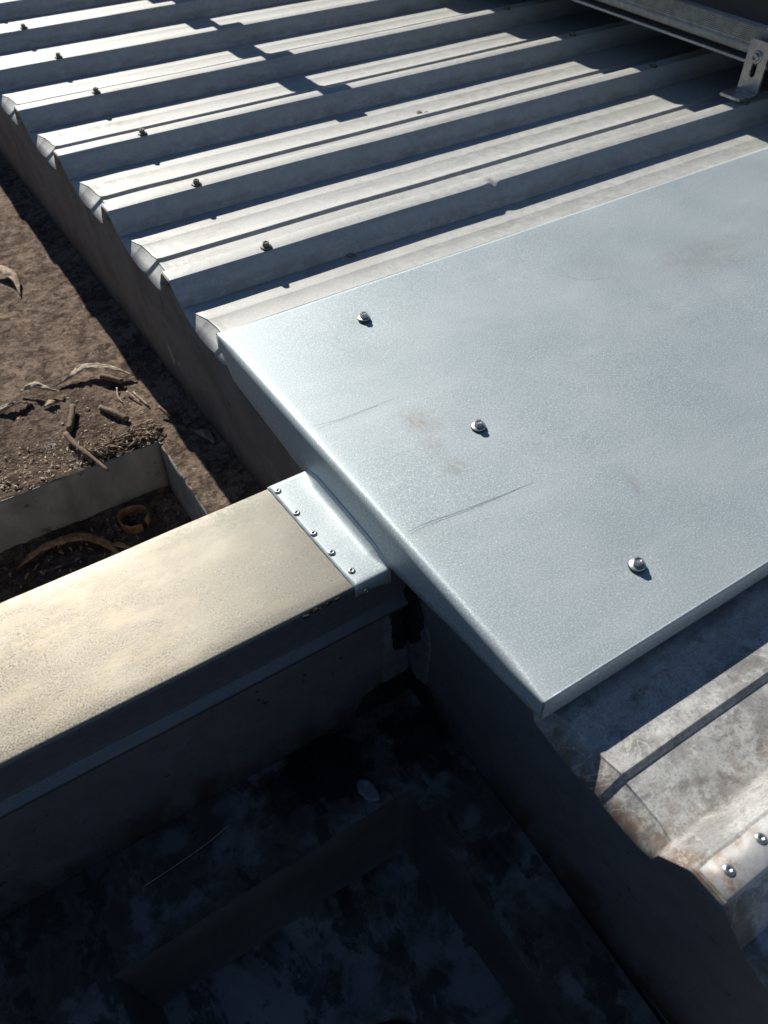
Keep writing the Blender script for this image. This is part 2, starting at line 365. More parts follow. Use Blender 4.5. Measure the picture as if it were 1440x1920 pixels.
# ================================================================== RIBBED ROOF
PITCH = .2056; Y0 = .0290; ZC = -.0015; ZP = -.0290
def relprof():
    """profile across one rib period, from the near foot of a rib (towards +Y)"""
    P = [(-.0200, ZP), (-.0010, ZC - .0022), (.0012, ZC - .0004), (.0040, ZC), (.0130, ZC + .0003), (.0215, ZC), (.0245, ZC - .0006), (.0268, ZC - .0026),
         (.0450, ZP + .0010), (.0475, ZP), (.060, ZP), (.080, ZP),
         (.0935, ZP), (.0965, ZP + .0029), (.0978, ZP + .0036), (.1005, ZP + .0034), (.1080, ZP + .0015), (.1170, ZP),
         (.128, ZP), (.1440, ZP), (.1462, ZP + .0005), (.148, ZP + .0006), (.152, ZP), (.165, ZP), (.180, ZP)]
    return P
def roof_rows(k0, k1, xs, lip=True, flip=False, xoff=0):
    ys = []
    for k in range(k0, k1):
        for (u, z) in relprof(): ys.append((Y0 + k * PITCH + u, z, u))
    rows = []
    XC = .2490
    for (y, z, u) in ys:
        h = max(0, min(1, (z - ZP) / (ZC - ZP))) if (u < .05) else 0
        k_here = math.floor((y - Y0 + .03) / PITCH)
        under = lip and .20 < y < .71                     # trimmed back under the cap flashing
        base = (.2580 if not under else .2670) + (-.0022 if not under else -.0015) * h
        s = 0
        if .0455 <= u <= .185:
            t = (u - .0455) / .1395
            s = (.72 + .28 * min(1, t / .12)) if t < .62 else max(0, 1 - ((t - .62) / .38) ** 1.6)
        row = []
        jag = noise.noise(Vector((y * 60, 2, 0))) * .0006
        e = base + jag
        b = .0018 + .0172 * s
        if lip:
            dr = .0022 * h
            row.append(Vector((e, y, z - .0135 * s - dr)))
            row.append(Vector((e + b * .45, y, z - .0075 * s - dr * .6)))
            row.append(Vector((e + b * .92, y, z - .0010 * s - dr * .2)))
            row.append(Vector((e + b * .96, y, z + .0006 * s)))
            row.append(Vector((e + b + .0003, y, z + .0007 * s)))
            row.append(Vector((max(e + b + .0020, .2815), y, z)))
        for x in xs:
            wob = noise.noise(Vector((x * 3, y * 2.2, 0))) * .0012 + noise.noise(Vector((x * 14, y * 6, 4))) * .00035
            dz = wob * min(1, (x - .28) / .05)
            dy = noise.noise(Vector((x * 5, k0, y * 1.0))) * .0009 * min(1, (x - .28) / .05)
            d = math.hypot(x - .737, (y - .853) * 1.3)
            dz += -.0045 * math.exp(-(d / .0065) ** 2); 
            dz += .0015 * math.exp(-(math.hypot(x - .727, y - .856) / .008) ** 2)
            row.append(Vector((x, y + dy, z + dz)))
        rows.append(row)
    return rows
xs = [.2860, .292]
while xs[-1] < .70: xs.append(xs[-1] + .012)
while xs[-1] < .78: xs.append(xs[-1] + .002)
while xs[-1] < 3.2: xs.append(xs[-1] + .03)
roof = thing('ribbed_roof', 'weathered grey ribbed metal roof sheets running under the new cap flashing', 'roof', (.25, 1, 0))
b = bmesh.new(); grid(b, roof_rows(-3, 17, xs))
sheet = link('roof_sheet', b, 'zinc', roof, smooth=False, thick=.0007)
for p in sheet.data.polygons: p.use_smooth = True
try:
    sheet.data.set_sharp_from_angle(angle=R(24))
except Exception: pass

# far side roof beyond the gutter, outside the photograph
roof2 = thing('ribbed_roof', 'ribbed metal roof across the gutter on the far left side', 'roof', (-.38, 1, 0))
rr = roof_rows(-3, 17, [.2855, .292, .4, .6, 1, 1.6, 2.2, 2.8])
for r_ in rr:
    for v in r_: v.x = -.13 - v.x
b = bmesh.new(); grid(b, rr); s2 = link('roof_sheet', b, 'zinc', roof2, thick=.0007)

# ---- hex-head roofing screws (screw > washer)
def hexring(r, z, n=6): return [(r * math.cos(PI / n + 2 * PI * k / n), r * math.sin(PI / n + 2 * PI * k / n), z) for k in range(n)]
def make_screw(mat, wmat, parent, loc, s=1.):
    b = bmesh.new()
    lathe(b, [(.0072 * s, .0010 * s), (.0074 * s, .0018 * s), (.0070 * s, .0026 * s), (.0050 * s, .0032 * s)], 28)
    R1 = [b.verts.new(p) for p in hexring(.0045 * s, .0031 * s)]
    R2 = [b.verts.new(p) for p in hexring(.0045 * s, .0076 * s)]
    R3 = [b.verts.new(p) for p in hexring(.0040 * s, .0083 * s)]
    R4 = [b.verts.new(p) for p in hexring(.0028 * s, .0083 * s)]
    R5 = [b.verts.new(p) for p in hexring(.0023 * s, .0072 * s)]
    for A, B in ((R1, R2), (R2, R3), (R3, R4), (R4, R5)):
        for k in range(6): b.faces.new((A[k], A[(k + 1) % 6], B[(k + 1) % 6], B[k]))
    b.faces.new(R5)
    o = link('screw', b, mat, parent, origin=None)
    par = Vector(parent.location)
    o.location = Vector(loc) - par
    wb = bmesh.new(); lathe(wb, [(.0076 * s, 0), (.0079 * s, .0006 * s), (.0076 * s, .0013 * s), (.003 * s, .0014 * s)], 28)
    wo = link('washer', wb, wmat, o); wo.location = (0, 0, 0)
    o.rotation_euler = (random.uniform(-.05, .05), random.uniform(-.05, .05), random.uniform(0, 1))
    return o
def copy_screw(src, parent, loc, tilt=.06):
    c = src.copy(); C.objects.link(c); c.parent = parent; c.location = Vector(loc) - Vector(parent.location)
    c.rotation_euler = (random.uniform(-tilt, tilt), random.uniform(-tilt, tilt), random.uniform(0, 1))
    for ch in src.children:
        d = ch.copy(); C.objects.link(d); d.parent = c
    return c
first = None
for k in range(4, 13):
    for x in (.388, 1.262, 2.1):
        if k > 9 and x > 2: continue
        p = (x + random.uniform(-.003, .003), Y0 + k * PITCH + .0085 + random.uniform(-.001, .001), ZC + .0002)
        if first is None: first = make_screw('oldscrew', 'rubber', roof, p, .95)
        else: copy_screw(first, roof, p)

# ---- riveted patch on the near rib
pt = bmesh.new()
rows = []
for i in range(26):
    x = .2590 + (i / 25) * .30
    rag = .0012 * noise.noise(Vector((x * 80, 0, 0)))
    rows.append([Vector((x, Y0 + u, z)) for u, z in ((-.0022, ZC - .0056), (-.0002, ZC - .0004), (.0022, ZC + .0012), (.012, ZC + .0016), (.0225 + rag, ZC + .0014))])
grid(pt, rows)
patch = link('patch_strip', pt, 'patch', roof, smooth=True, thick=.0006)
def make_rivet(mat, parent, loc, s=1.):
    b = bmesh.new(); lathe(b, [(.0036 * s, 0), (.0037 * s, .0004 * s), (.0033 * s, .0009 * s), (.0022 * s, .0013 * s), (.0014 * s, .00135 * s), (.00125 * s, .0004 * s)], 22)
    o = link('rivet', b, mat, parent, smooth=True)
    base = Vector(parent.location) if parent.parent is None else Vector(parent.location) + Vector(parent.parent.location)
    o.location = Vector(loc) - base
    hb = bmesh.new(); lathe(hb, [(.0011 * s, .0003 * s), (.0011 * s, .0007 * s), (.0004 * s, .0008 * s)], 12)
    h = link('rivet_core', hb, 'hole', o) if parent.parent is None else None
    if h: h.location = (0, 0, 0)
    return o
make_rivet('rivet', patch, (.3048, .0437, ZC + .0016), 1.0)
make_rivet('rivet', patch, (.2734, .0416, ZC + .0016), 1.0)
make_rivet('rivet', patch, (.345, .0437, ZC + .0016), 1.0)

# ================================================================== NEW CAP FLASHING
cap = thing('cap_flashing', 'large new bright galvanised sheet metal cap with three hex screws', 'flashing', (.2552, .45, 0))
XA = .2552; YA = .7215; YB = .1888
def lerp(a, b, t): return a + (b - a) * t
def zbot(y):
    if y > .69: return lerp(-.0412, -.010, (y - .69) / (YA - .69))
    if y > .54: return lerp(-.0560, -.0412, (y - .54) / .15)
    if y > .384: return lerp(-.0480, -.0560, (y - .384) / .156)
    return lerp(-.0200, -.0470, (y - YB) / (.384 - YB))
def topz(x, y):
    return noise.noise(Vector((x * 3.5, y * 3.5, 1))) * .0006 + noise.noise(Vector((x * 9, y * 8, 5))) * .00022 - .0006 * sum(math.exp(-((x - a_) ** 2 + (y - b_) ** 2) / .0004) for a_, b_ in ((.403, .6585), (.3965, .4455), (.3985, .242)))
ysn = sorted(set([YB, YB + .0008] + [YB + (YA - YB) * i / 110 for i in range(111)] + [.3845, .3835, .5285, .5295, .69]))
rows = []
for y in ysn:
    row = []
    x = 2.4
    xl = []
    while x > XA + .0115:
        xl.append(x); x -= .02 if x > .9 else .01
    r = .0075 * min(1, .35 + min(y - YB, YA - y) / .06)
    for x in xl: row.append(Vector((x, y, topz(x, y) * min(1, (x - XA) / .03) * min(1, (y - YB) / .03 + .1))))
    for a in range(0, 91, 15):
        row.append(Vector((XA + r - r * math.sin(R(a)), y, -r + r * math.cos(R(a)))))
    zb = zbot(y)
    bulge = .0008 * noise.noise(Vector((y * 12, 0, 0)))
    for t in (.25, .5, .75, 1): row.append(Vector((XA - .0005 * t + bulge * t, y, lerp(-r, zb, t))))
    rows.append(row)
b = bmesh.new(); grid(b, rows)
top = link('cap_sheet', b, 'galv', cap, smooth=True, thick=.0009)
# near turned-down edge, with a tiny fold
rows = []
for i in range(121):
    x = XA + .0004 + (2.4 - XA) * i / 120
    z0 = topz(x, YB) * .1
    wv = .0004 * noise.noise(Vector((x * 9, 3, 0)))
    rows.append([Vector((x, YB + .0004, z0 - .0001)), Vector((x, YB - .0006, z0 - .0004)), Vector((x, YB - .0012, z0 - .0012)), Vector((x, YB - .0014 + wv, -.010)), Vector((x, YB - .0016 + wv * 2, -.0205)), Vector((x, YB - .0006 + wv * 2, -.0222))])
b = bmesh.new(); grid(b, rows); link('turned_edge', b, 'galv', cap, smooth=True, thick=.0008)
rows = []
for i in range(61):
    x = XA + .0004 + (2.4 - XA) * i / 60
    rows.append([Vector((x, YA - .0004, -.0001)), Vector((x, YA + .0006, -.0005)), Vector((x, YA + .0009, -.0014)), Vector((x, YA + .0012, -.0190))])
b = bmesh.new(); grid(b, rows); link('turned_edge', b, 'galv', cap, smooth=True, thick=.0008)
# tab that steps down and laps over the divider capping
ZD = -.0500; DYN = .3850; DYF = .5290
rows = []
N = 40
def seamx(t): return .2178 + (.2116 - .2178) * t
for i in range(N + 1):
    t = i / N; y = lerp(DYN - .0022, DYF, t)
    row = []
    rr_ = .011 * min(1, .30 + min(t, 1 - t) / .22)
    zt = ZD + .0016
    for a in range(90, -1, -15):
        row.append(Vector((XA - .0006 - rr_ + rr_ * math.sin(R(a)) , y, zt + rr_ - rr_ * math.cos(R(a)))))
    x0 = XA - .0006 - rr_
    sx = seamx(t) + .0003 * noise.noise(Vector((y * 120, 0, 9)))
    for q in (.3, .6, .85, 1): row.append(Vector((lerp(x0, sx, q), y, zt + .0003 * noise.noise(Vector((x0 * 40 * q, y * 25, 3))) - (.0004 if q == 1 else 0))))
    rows.append(row)
# front skirt folds over the rounded near edge
front = []
base = rows[0]
for a in (25, 50, 75, 90):
    front.append([Vector((v.x, DYN - .0022 - .0040 * math.sin(R(a)), ZD + .0016 - .0040 + .0040 * math.cos(R(a)))) for v in base])
front.append([Vector((v.x, DYN - .0064, ZD + .0016 - .0165 + (.004 if k_ > 6 else 0))) for k_, v in enumerate(base)])
b = bmesh.new(); grid(b, front[::-1] + rows)
tab = link('lap_tab', b, 'galv', cap, smooth=True, thick=.0008, off=-1)
sc0 = make_screw('screw', 'rubber', cap, (.4030, .6585, .0006), .92)
copy_screw(sc0, cap, (.3965, .4455, .0006), .09)
copy_screw(sc0, cap, (.3985, .2420, .0006), .09)
for x, y in ((.2176, .5187), (.2186, .4837), (.2193, .4530), (.2214, .4242), (.2252, .3968)):
    make_rivet('rivet', cap, (x, y, ZD + .0017), .92)
rv = make_rivet('rivet', cap, (.2285, DYN - .0066, ZD - .0085), .85); rv.rotation_euler = (R(90), 0, 0)
# scribed marks left on the sheet by whoever folded it
def scribe(pts, wd=.0003, nm='scribe_line'):
    b = bmesh.new(); pts = catmull([Vector((x, y, 0)) for x, y in pts], 12); rows = []
    for i, p in enumerate(pts):
        d = (pts[min(i + 1, len(pts) - 1)] - pts[max(i - 1, 0)]).normalized(); u = Vector((-d.y, d.x, 0)); wv = wd * (.5 + .5 * math.sin(PI * i / (len(pts) - 1)))
        z = topz(p.x, p.y) * min(1, (p.x - XA) / .03) + .00025
        rows.append([p + u * wv / 2 + Vector((0, 0, z)), p - u * wv / 2 + Vector((0, 0, z))])
    grid(b, rows); return link(nm, b, 'scribe', cap, thick=.00006)
scribe([(.2665, .3723), (.2854, .3718), (.3153, .3675), (.3498, .3640), (.3916, .3605)], .00032)
scribe([(.2665, .3690), (.2854, .3690), (.3153, .3655), (.3498, .3628), (.375, .3618)], .00022)
scribe([(.268, .5320), (.2952, .5271), (.3579, .5252)], .00016)
scribe([(.268, .5265), (.300, .5250), (.335, .5247)], .00012)
scribe([(.655, .620), (.653, .600), (.668, .585), (.69, .578)], .0001)

# ================================================================== GUTTER DIVIDER WITH CAPPING
div = thing('gutter_divider', 'boxed partition across the gutter with weathered golden grey metal capping', 'partition', (-.1, .457, -.28))
rows = []
XL = -.60; XR = .2885
pr = [(DYN - .0100, -.1060), (DYN - .0128, -.0990), (DYN - .0122, -.0965), (DYN - .0056, -.0938), (DYN - .0051, -.0920), (DYN - .0050, -.0600)]
for a in range(90, -1, -15): pr.append((DYN - .0020 - .0030 * math.sin(R(a)), ZD - .0032 + .0032 * math.cos(R(a))))
for q in range(1, 12): pr.append((lerp(DYN - .0018, DYF - .002, q / 11), ZD))
for a in range(15, 91, 15): pr.append((DYF - .002 + .003 * math.sin(R(a)), ZD - .003 + .003 * math.cos(R(a))))
pr += [(DYF + .001, -.085)]
for i in range(181):
    x = lerp(XL, XR, i / 180)
    row = []
    for (y, z) in pr:
        on = 1 if DYN - .001 < y < DYF and z > -.0505 else 0
        wob = on * (noise.noise(Vector((x * 7, y * 7, 2))) * .0012 + noise.noise(Vector((x * 22, y * 22, 7))) * .0003)
        lip = .0010 * noise.noise(Vector((x * 9, 0, 1)))
        row.append(Vector((x, y + lip * (0 if on else 1) * .6, z + min(wob, .0008))))
    rows.append(row)
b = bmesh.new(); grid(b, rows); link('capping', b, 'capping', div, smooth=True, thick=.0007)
for_skirt = None
# wall under the capping
b = bmesh.new(); box(b, (XL, DYN + .0035, -.375), (.2895, DYF - .004, ZD - .004)); link('wall_face', b, 'nwall', div)
# crumbled sealant on the edge
b = bmesh.new()
for i in range(34):
    x = .178 + random.gauss(0, .008); y = DYN - .0042 + random.gauss(0, .0014); r = random.uniform(.0006, .0022)
    s = bmesh.ops.create_icosphere(b, subdivisions=2, radius=r)
    for v in s['verts']:
        v.co += v.co.normalized() * noise.noise(v.co * 900 + Vector((i, 0, 0))) * r * .6
        v.co = Vector((v.co.x * 1.5 + x, v.co.y + y, v.co.z * .6 + ZD - .002))
link('sealant_crumbs', b, 'bitumen', div, smooth=True)

# ================================================================== FAR GUTTER (sunlit, silted up)
FZ = -.2750; WX = .2900
PX = .2110; PY = .9150; PD = -.3700
far = thing('box_gutter', 'sunlit box gutter full of dry brown silt and bark beyond the divider', 'gutter', (0, 1.2, FZ))
def leanrows(y0, y1, ny, nz, amp=.0012):
    """roof-side gutter wall: leans out under the eave and turns in as a flange at the top"""
    out = []
    for y in [lerp(y0, y1, i / ny) for i in range(ny + 1)]:
        r_ = [Vector((lerp(WX, .2700, j / nz) + amp * noise.noise(Vector((y * 5, j * .9, 1))), y, lerp(FZ - .01, -.0355, j / nz))) for j in range(nz + 1)]
        r_ += [Vector((.2712, y, -.0340)), Vector((.30, y, -.0335)), Vector((.42, y, -.0335))]
        out.append(r_)
    return out
def wallrows(x, y0, y1, z0, z1, ny, nz, amp=.0015, sgn=1):
    return [[Vector((x + amp * noise.noise(Vector((y * 5, z * 9, x * 3))), y, z)) for z in [lerp(z0, z1, j / nz) for j in range(nz + 1)]] for y in [lerp(y0, y1, i / ny) for i in range(ny + 1)]]
b = bmesh.new(); grid(b, leanrows(.5255, 4.2, 120, 8)); link('gutter_wall', b, 'gutter', far, smooth=True, thick=.0012, off=0).data.set_sharp_from_angle(angle=R(40))
b = bmesh.new(); grid(b, wallrows(-.42, .5255, 4.2, FZ - .01, ZP - .001, 60, 4)); link('gutter_wall', b, 'gutter', far, smooth=True, thick=.0015, off=-1)
# floor with silt; the sump is an opening in it
def silt(x, y):
    h = noise.fractal(Vector((x * 22, y * 22, 0)), 1.0, 2.0, 5) * .0022 + noise.fractal(Vector((x * 120, y * 120, 3)), 1.0, 2.0, 3) * .0011
    h += .006 * max(0, 1 - abs(x - WX) / .05) ** 2
    return FZ + .0015 + h
b = bmesh.new()
def axis(a, stops):
    out = [a]
    for end, st in stops:
        n = max(1, round((end - out[-1]) / st)); s = (end - out[-1]) / n
        for _ in range(n): out.append(out[-1] + s)
    return out
ax = axis(-.418, [(-.06, .02), (PX, .0031), (WX - .0005, .0031)]); ay = axis(.526, [(.70, .006), (PY, .0031), (1.55, .0031), (2.3, .008), (4.19, .05)])
vs = {}
for i, x in enumerate(ax):
    for j, y in enumerate(ay): 
        if x < PX - 1e-4 and y < PY - 1e-4: continue
        edge = 0
        if abs(y - PY) < 1e-4 and x < PX + 1e-4: edge = 1
        if abs(x - PX) < 1e-4 and y < PY + 1e-4: edge = 1
        jx = noise.noise(Vector((x * 60, y * 60, 8))) * .0012 if edge else 0
        vs[i, j] = b.verts.new((x + (jx if abs(x - PX) < 1e-4 else 0), y + (jx if abs(y - PY) < 1e-4 else 0), silt(x, y) - (.001 if edge else 0)))
for i in range(len(ax) - 1):
    for j in range(len(ay) - 1):
        ks = [(i, j), (i + 1, j), (i + 1, j + 1), (i, j + 1)]
        if all(k in vs for k in ks): b.faces.new([vs[k] for k in ks])
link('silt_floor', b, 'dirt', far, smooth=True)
# sump box: far face, right face, left face, bottom
b = bmesh.new()
grid(b, [[Vector((x, PY + .001 + .0008 * noise.noise(Vector((x * 14, z * 14, 0))), z)) for z in [lerp(PD - .01, FZ + .0005, j / 8) for j in range(9)]] for x in axis(-.4, [(PX + .001, .01)])])
grid(b, [[Vector((PX + .001 + .0008 * noise.noise(Vector((y * 14, z * 14, 5))), y, z)) for z in [lerp(PD - .01, FZ + .0005, j / 8) for j in range(9)]] for y in axis(.526, [(PY + .001, .01)])])
link('sump_wall', b, 'pit', far, smooth=True, thick=.001, off=0)
b = bmesh.new()
grid(b, [[Vector((x, y, PD + .004 + noise.fractal(Vector((x * 40, y * 40, 9)), 1., 2., 5) * .0035 + .006 * max(0, 1 - (PY - y) / .03) ** 2)) for y in axis(.526, [(PY + .0005, .004)])] for x in axis(-.4, [(-.06, .02), (PX, .004)])])
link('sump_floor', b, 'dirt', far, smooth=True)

# ================================================================== NEAR GUTTER (in shade, black with old sealant)
near = thing('box_gutter', 'dark shaded box gutter with black and grey stained sump nearest the camera', 'gutter', (0, 0, FZ))
NY = .2900; NX = .2190; NL = -.0850
b = bmesh.new(); grid(b, leanrows(-1.5, DYN + .003, 90, 10)); link('gutter_wall', b, 'nwall', near, smooth=True, thick=.0012, off=0).data.set_sharp_from_angle(angle=R(40))
b = bmesh.new(); grid(b, wallrows(-.42, -1.5, DYN + .003, FZ - .01, ZP - .001, 60, 4)); link('gutter_wall', b, 'nwall', near, smooth=True, thick=.0015, off=-1)
def nfl(x, y): return FZ - min(.03, .12 * max(0, .24 - y)) + noise.fractal(Vector((x * 16, y * 16, 20)), 1., 2., 4) * .0016
b = bmesh.new(); vs = {}
ax = axis(-.418, [(NL, .01), (NX, .005), (WX - .0005, .005)]); ay = axis(-1.49, [(-.9, .05), (-.25, .02), (NY, .005), (DYN + .003, .005)])
HY = -.9
for i, x in enumerate(ax):
    for j, y in enumerate(ay):
        if NL + 1e-4 < x < NX - 1e-4 and HY + 1e-4 < y < NY - 1e-4: continue
        vs[i, j] = b.verts.new((x, y, nfl(x, y)))
for i in range(len(ax) - 1):
    for j in range(len(ay) - 1):
        ks = [(i, j), (i + 1, j), (i + 1, j + 1), (i, j + 1)]
        if all(k in vs for k in ks) and not (NL - 1e-4 < ax[i] < NX - 1e-4 and HY - 1e-4 < ay[j] < NY - 1e-4): b.faces.new([vs[k] for k in ks])
link('gutter_floor', b, 'sump', near, smooth=True)
b = bmesh.new()
SD = -.3500
prof = [(0, 0), (.002, -.0015), (.009, -.02), (.016, SD - FZ + .006), (.022, SD - FZ)]
def ring(o_, z): # inset rectangle of the sump
    return [(NL + o_, NY - o_), (NX - o_, NY - o_), (NX - o_, HY + o_), (NL + o_, HY + o_)]
def sides(a0, a1, n):
    return [(lerp(a0[0], a1[0], t / n), lerp(a0[1], a1[1], t / n)) for t in range(n)]
rows = []
for o_, dz in prof:
    c = ring(o_, 0); pts = []
    for q in range(4): pts += sides(c[q], c[(q + 1) % 4], 60 if q in (1, 3) else 30)
    pts.append(pts[0])
    rows.append([Vector((x, y, nfl(x, y) + dz + .0008 * noise.noise(Vector((x * 30, y * 30, 1))))) for x, y in pts])
grid(b, rows); link('sump_wall', b, 'sumpwall', near, smooth=True)
DC = (.083, .108); DR = .045
b = bmesh.new()
n = 144; prev = None
for rr2 in (DR, DR + .002, DR + .006, .06, .075, .095, .13, .2, .4, .9):
    ringv = []
    for k in range(n):
        a = 2 * PI * k / n; x = DC[0] + rr2 * math.cos(a); y = DC[1] + rr2 * math.sin(a)
        x = max(NL + .003, min(NX - .003, x)); y = max(HY + .003, min(NY - .003, y))
        z = SD + .0008 + noise.fractal(Vector((x * 22, y * 22, 31)), 1., 2., 4) * .0016 - (.004 if rr2 == DR else 0) + (.0035 if rr2 == DR + .006 else 0)
        ringv.append(b.verts.new((x, y, z)))
    if prev:
        for k in range(n):
            try: b.faces.new((prev[k], prev[(k + 1) % n], ringv[(k + 1) % n], ringv[k]))
            except ValueError: pass
    prev = ringv
link('sump_floor', b, 'sump', near, smooth=True)
b = bmesh.new(); rows = []
for z in (SD - .003, SD - .02, SD - .115):
    rows.append([Vector((DC[0] + (DR - .0005) * math.cos(2 * PI * k / 48), DC[1] + (DR - .0005) * math.sin(2 * PI * k / 48), z)) for k in range(49)])
grid(b, rows); link('outlet_pipe', b, 'bitumen', near, smooth=True, thick=.002, off=0)

# sealant smears with real thickness
def smear(name, pts, z, mat, th=.0018, axis_='z', parent=near, rag=.12, seed=0):
    """pts: outline on the plane; builds a lumpy low mound"""
    cx = sum(p[0] for p in pts) / len(pts); cy = sum(p[1] for p in pts) / len(pts)
    out = catmull([Vector((p[0], p[1], 0)) for p in pts + [pts[0]]], 18)[:-1]
    b = bmesh.new(); K = len(out); prev = None
    for q, f in enumerate((1, .97, .88, .7, .5, .3, .12)):
        r_ = []
        for k, p in enumerate(out):
            an = math.atan2(p.y - cy, p.x - cx)
            rg = rag * .012 * (noise.noise(Vector((p.x * 55 + seed, p.y * 55, 2))) + .5 * noise.noise(Vector((p.x * 170, p.y * 170, 5))) + .3 * noise.noise(Vector((p.x * 500, p.y * 500, 5))))
            x = cx + (p.x - cx) * f + math.cos(an) * rg * f; y = cy + (p.y - cy) * f + math.sin(an) * rg * f
            h = -.0012 if q == 0 else th * (.5, .8, 1, 1, 1, 1)[q - 1] + noise.noise(Vector((x * 160, y * 160, seed))) * th * .5
            if axis_ == 'z': co = (x, y, z + h)
            elif axis_ == 'y': co = (x, z - h, y)
            else: co = (lerp(WX, .2700, (y - FZ + .01) / (-.0355 - FZ + .01)) + (z - WX) - h, x, y)
            r_.append(b.verts.new(co))
        if prev:
            for k in range(K): b.faces.new((prev[k], prev[(k + 1) % K], r_[(k + 1) % K], r_[k]))
        prev = r_
    b.faces.new(prev)
    return link(name, b, mat, parent, smooth=True)
smear('sealant_dab', [(.1790, .300), (.1900, .2965), (.1935, .308), (.189, .322), (.181, .3235), (.1765, .312)], FZ, 'palesealant', .0022, rag=.2, seed=3)
# corner of divider wall and roof wall
YW = DYN + .0034
smear('sealant_strip', [(.2530, -.128), (.2640, -.122), (.2790, -.125), (.2830, -.18), (.2900, -.240), (.2540, -.248), (.2525, -.19)], YW, 'sealant', .0022, 'y', rag=.35, seed=12)
smear('bitumen_patch', [(.2580, -.112), (.2770, -.100), (.2830, -.150), (.2820, -.186), (.264, -.188), (.2600, -.150)], YW - .0015, 'bitumen', .0025, 'y', rag=.5, seed=13)
smear('sealant_strip', [(.388, -.100), (.352, -.110), (.345, -.145), (.352, -.19), (.358, -.236), (.388, -.245)], WX - .001, 'sealant', .0018, 'x', rag=.45, seed=14)
smear('bitumen_patch', [(.388, -.085), (.360, -.080), (.356, -.120), (.366, -.160), (.388, -.175)], WX - .003, 'bitumen', .0025, 'x', rag=.6, seed=17)
smear('bitumen_patch', [(.388, -.232), (.355, -.232), (.335, -.255), (.345, -.276), (.388, -.276)], WX - .002, 'bitumen', .0022, 'x', rag=.5, seed=15)
smear('bitumen_patch', [(.228, -.246), (.290, -.236), (.292, -.274), (.218, -.276)], YW - .002, 'bitumen', .0022, 'y', rag=.5, seed=16)
# a thin grass stalk on the ledge
b = bmesh.new(); tube(b, catmull([(-.035, .3435, FZ + .004), (.0, .345, FZ + .005), (.03, .3475, FZ + .006), (.055, .353, FZ + .004)], 8), .0004, 6)
tag(link('grass_stalk', b, 'palebark', smooth=True), 'thin pale dry stalk lying on the dark ledge of the near gutter', 'stalk')

# ================================================================== SOLAR RAIL, BRACKET, PANELS
pan = thing('solar_panel', 'black glass solar panel edge with ribbed grey frame at top right', 'solar panel', (1.305, 1.6, .044))
def extrude_y(bm, prof, y0, y1, n=1):
    grid(bm, [[Vector((x, lerp(y0, y1, i / n), z)) for x, z in prof] for i in range(n + 1)])
b = bmesh.new()
pf = [(1.330, .046), (1.330, .053), (1.304, .0535), (1.3010, .056), (1.3000, .060), (1.3005, .065), (1.3030, .0690)]
z = .070
for i in range(9):
    pf += [(1.3030, z), (1.3016, z + .0005), (1.3016, z + .0014), (1.3030, z + .0019)]; z += .0026
pf += [(1.3024, .0938), (1.3040, .0950), (1.3160, .0950), (1.3165, .0920), (1.330, .0920), (1.330, .046)]
extrude_y(b, pf, .45, 3.2, 4); link('frame', b, 'dullalu', pan)
b = bmesh.new(); box(b, (1.3168, .455, .0925), (2.32, 3.19, .0940)); link('glass', b, 'glass', pan)
rl = bmesh.new(); box(rl, (1.2995, .45, .0410), (1.3300, 3.2, .0455), .0006)
tag(link('mounting_rail', rl, 'alu'), 'thin aluminium rail running just below the solar panel frame', 'rail')
# L bracket
br = thing('roof_bracket', 'slotted stainless L bracket holding the panel rail on a roof rib', 'bracket', (1.293, .88, 0))
b = bmesh.new()
yc = .8790; hw = .0200
outer = [(-hw, .004), (hw, .004), (hw, .0790), (hw - .003, .0815), (-hw + .003, .0815), (-hw, .0790)]
sl = [(.0052 * math.cos(a), .0470 + .0052 * math.sin(a)) for a in [PI * k / 8 for k in range(9)]] + [(.0052 * math.cos(a), .0330 + .0052 * math.sin(a)) for a in [PI + PI * k / 8 for k in range(9)]]
edges = []
for loop in (outer, sl):
    vv = [b.verts.new((1.2900, yc + y, z)) for y, z in loop]
    for k in range(len(vv)): edges.append(b.edges.new((vv[k], vv[(k + 1) % len(vv)])))
bmesh.ops.triangle_fill(b, edges=edges, use_beauty=True)
bmesh.ops.extrude_face_region  # (solidified below)
link('upright_plate', b, 'steel', br, thick=.0040, off=0)
b = bmesh.new()
rows = []
pr2 = [(1.2920, .0050), (1.2905, .0048), (1.2890, .0040), (1.2860, .0030), (1.2700, .0030), (1.2460, .0030)]
for y in (yc - hw, yc + hw): rows.append([Vector((x, y, z + .002)) for x, z in pr2])
grid(b, rows); o = link('base_plate', b, 'steel', br, thick=.0055, off=0)
bv = o.modifiers.new('round', 'BEVEL'); bv.width = .0012; bv.segments = 2
b = bmesh.new(); lathe(b, [(.0095, 0), (.0098, .0008), (.0090, .0016), (.0064, .0017), (.0064, .0065), (.0058, .0072), (.0032, .0072), (.0030, .0040)], 28)
bo = link('bolt', b, 'steel', br); bo.location = Vector((1.2878, yc, .0580)) - Vector(br.location); bo.rotation_euler = (0, R(-90), 0)
b = bmesh.new(); lathe(b, [(.0050, 0), (.0052, .0010), (.0040, .0025), (.0020, .0030)], 20)
fo = link('foot_screw', b, 'steel', br); fo.location = Vector((1.2760, yc + .006, .0070)) - Vector(br.location)
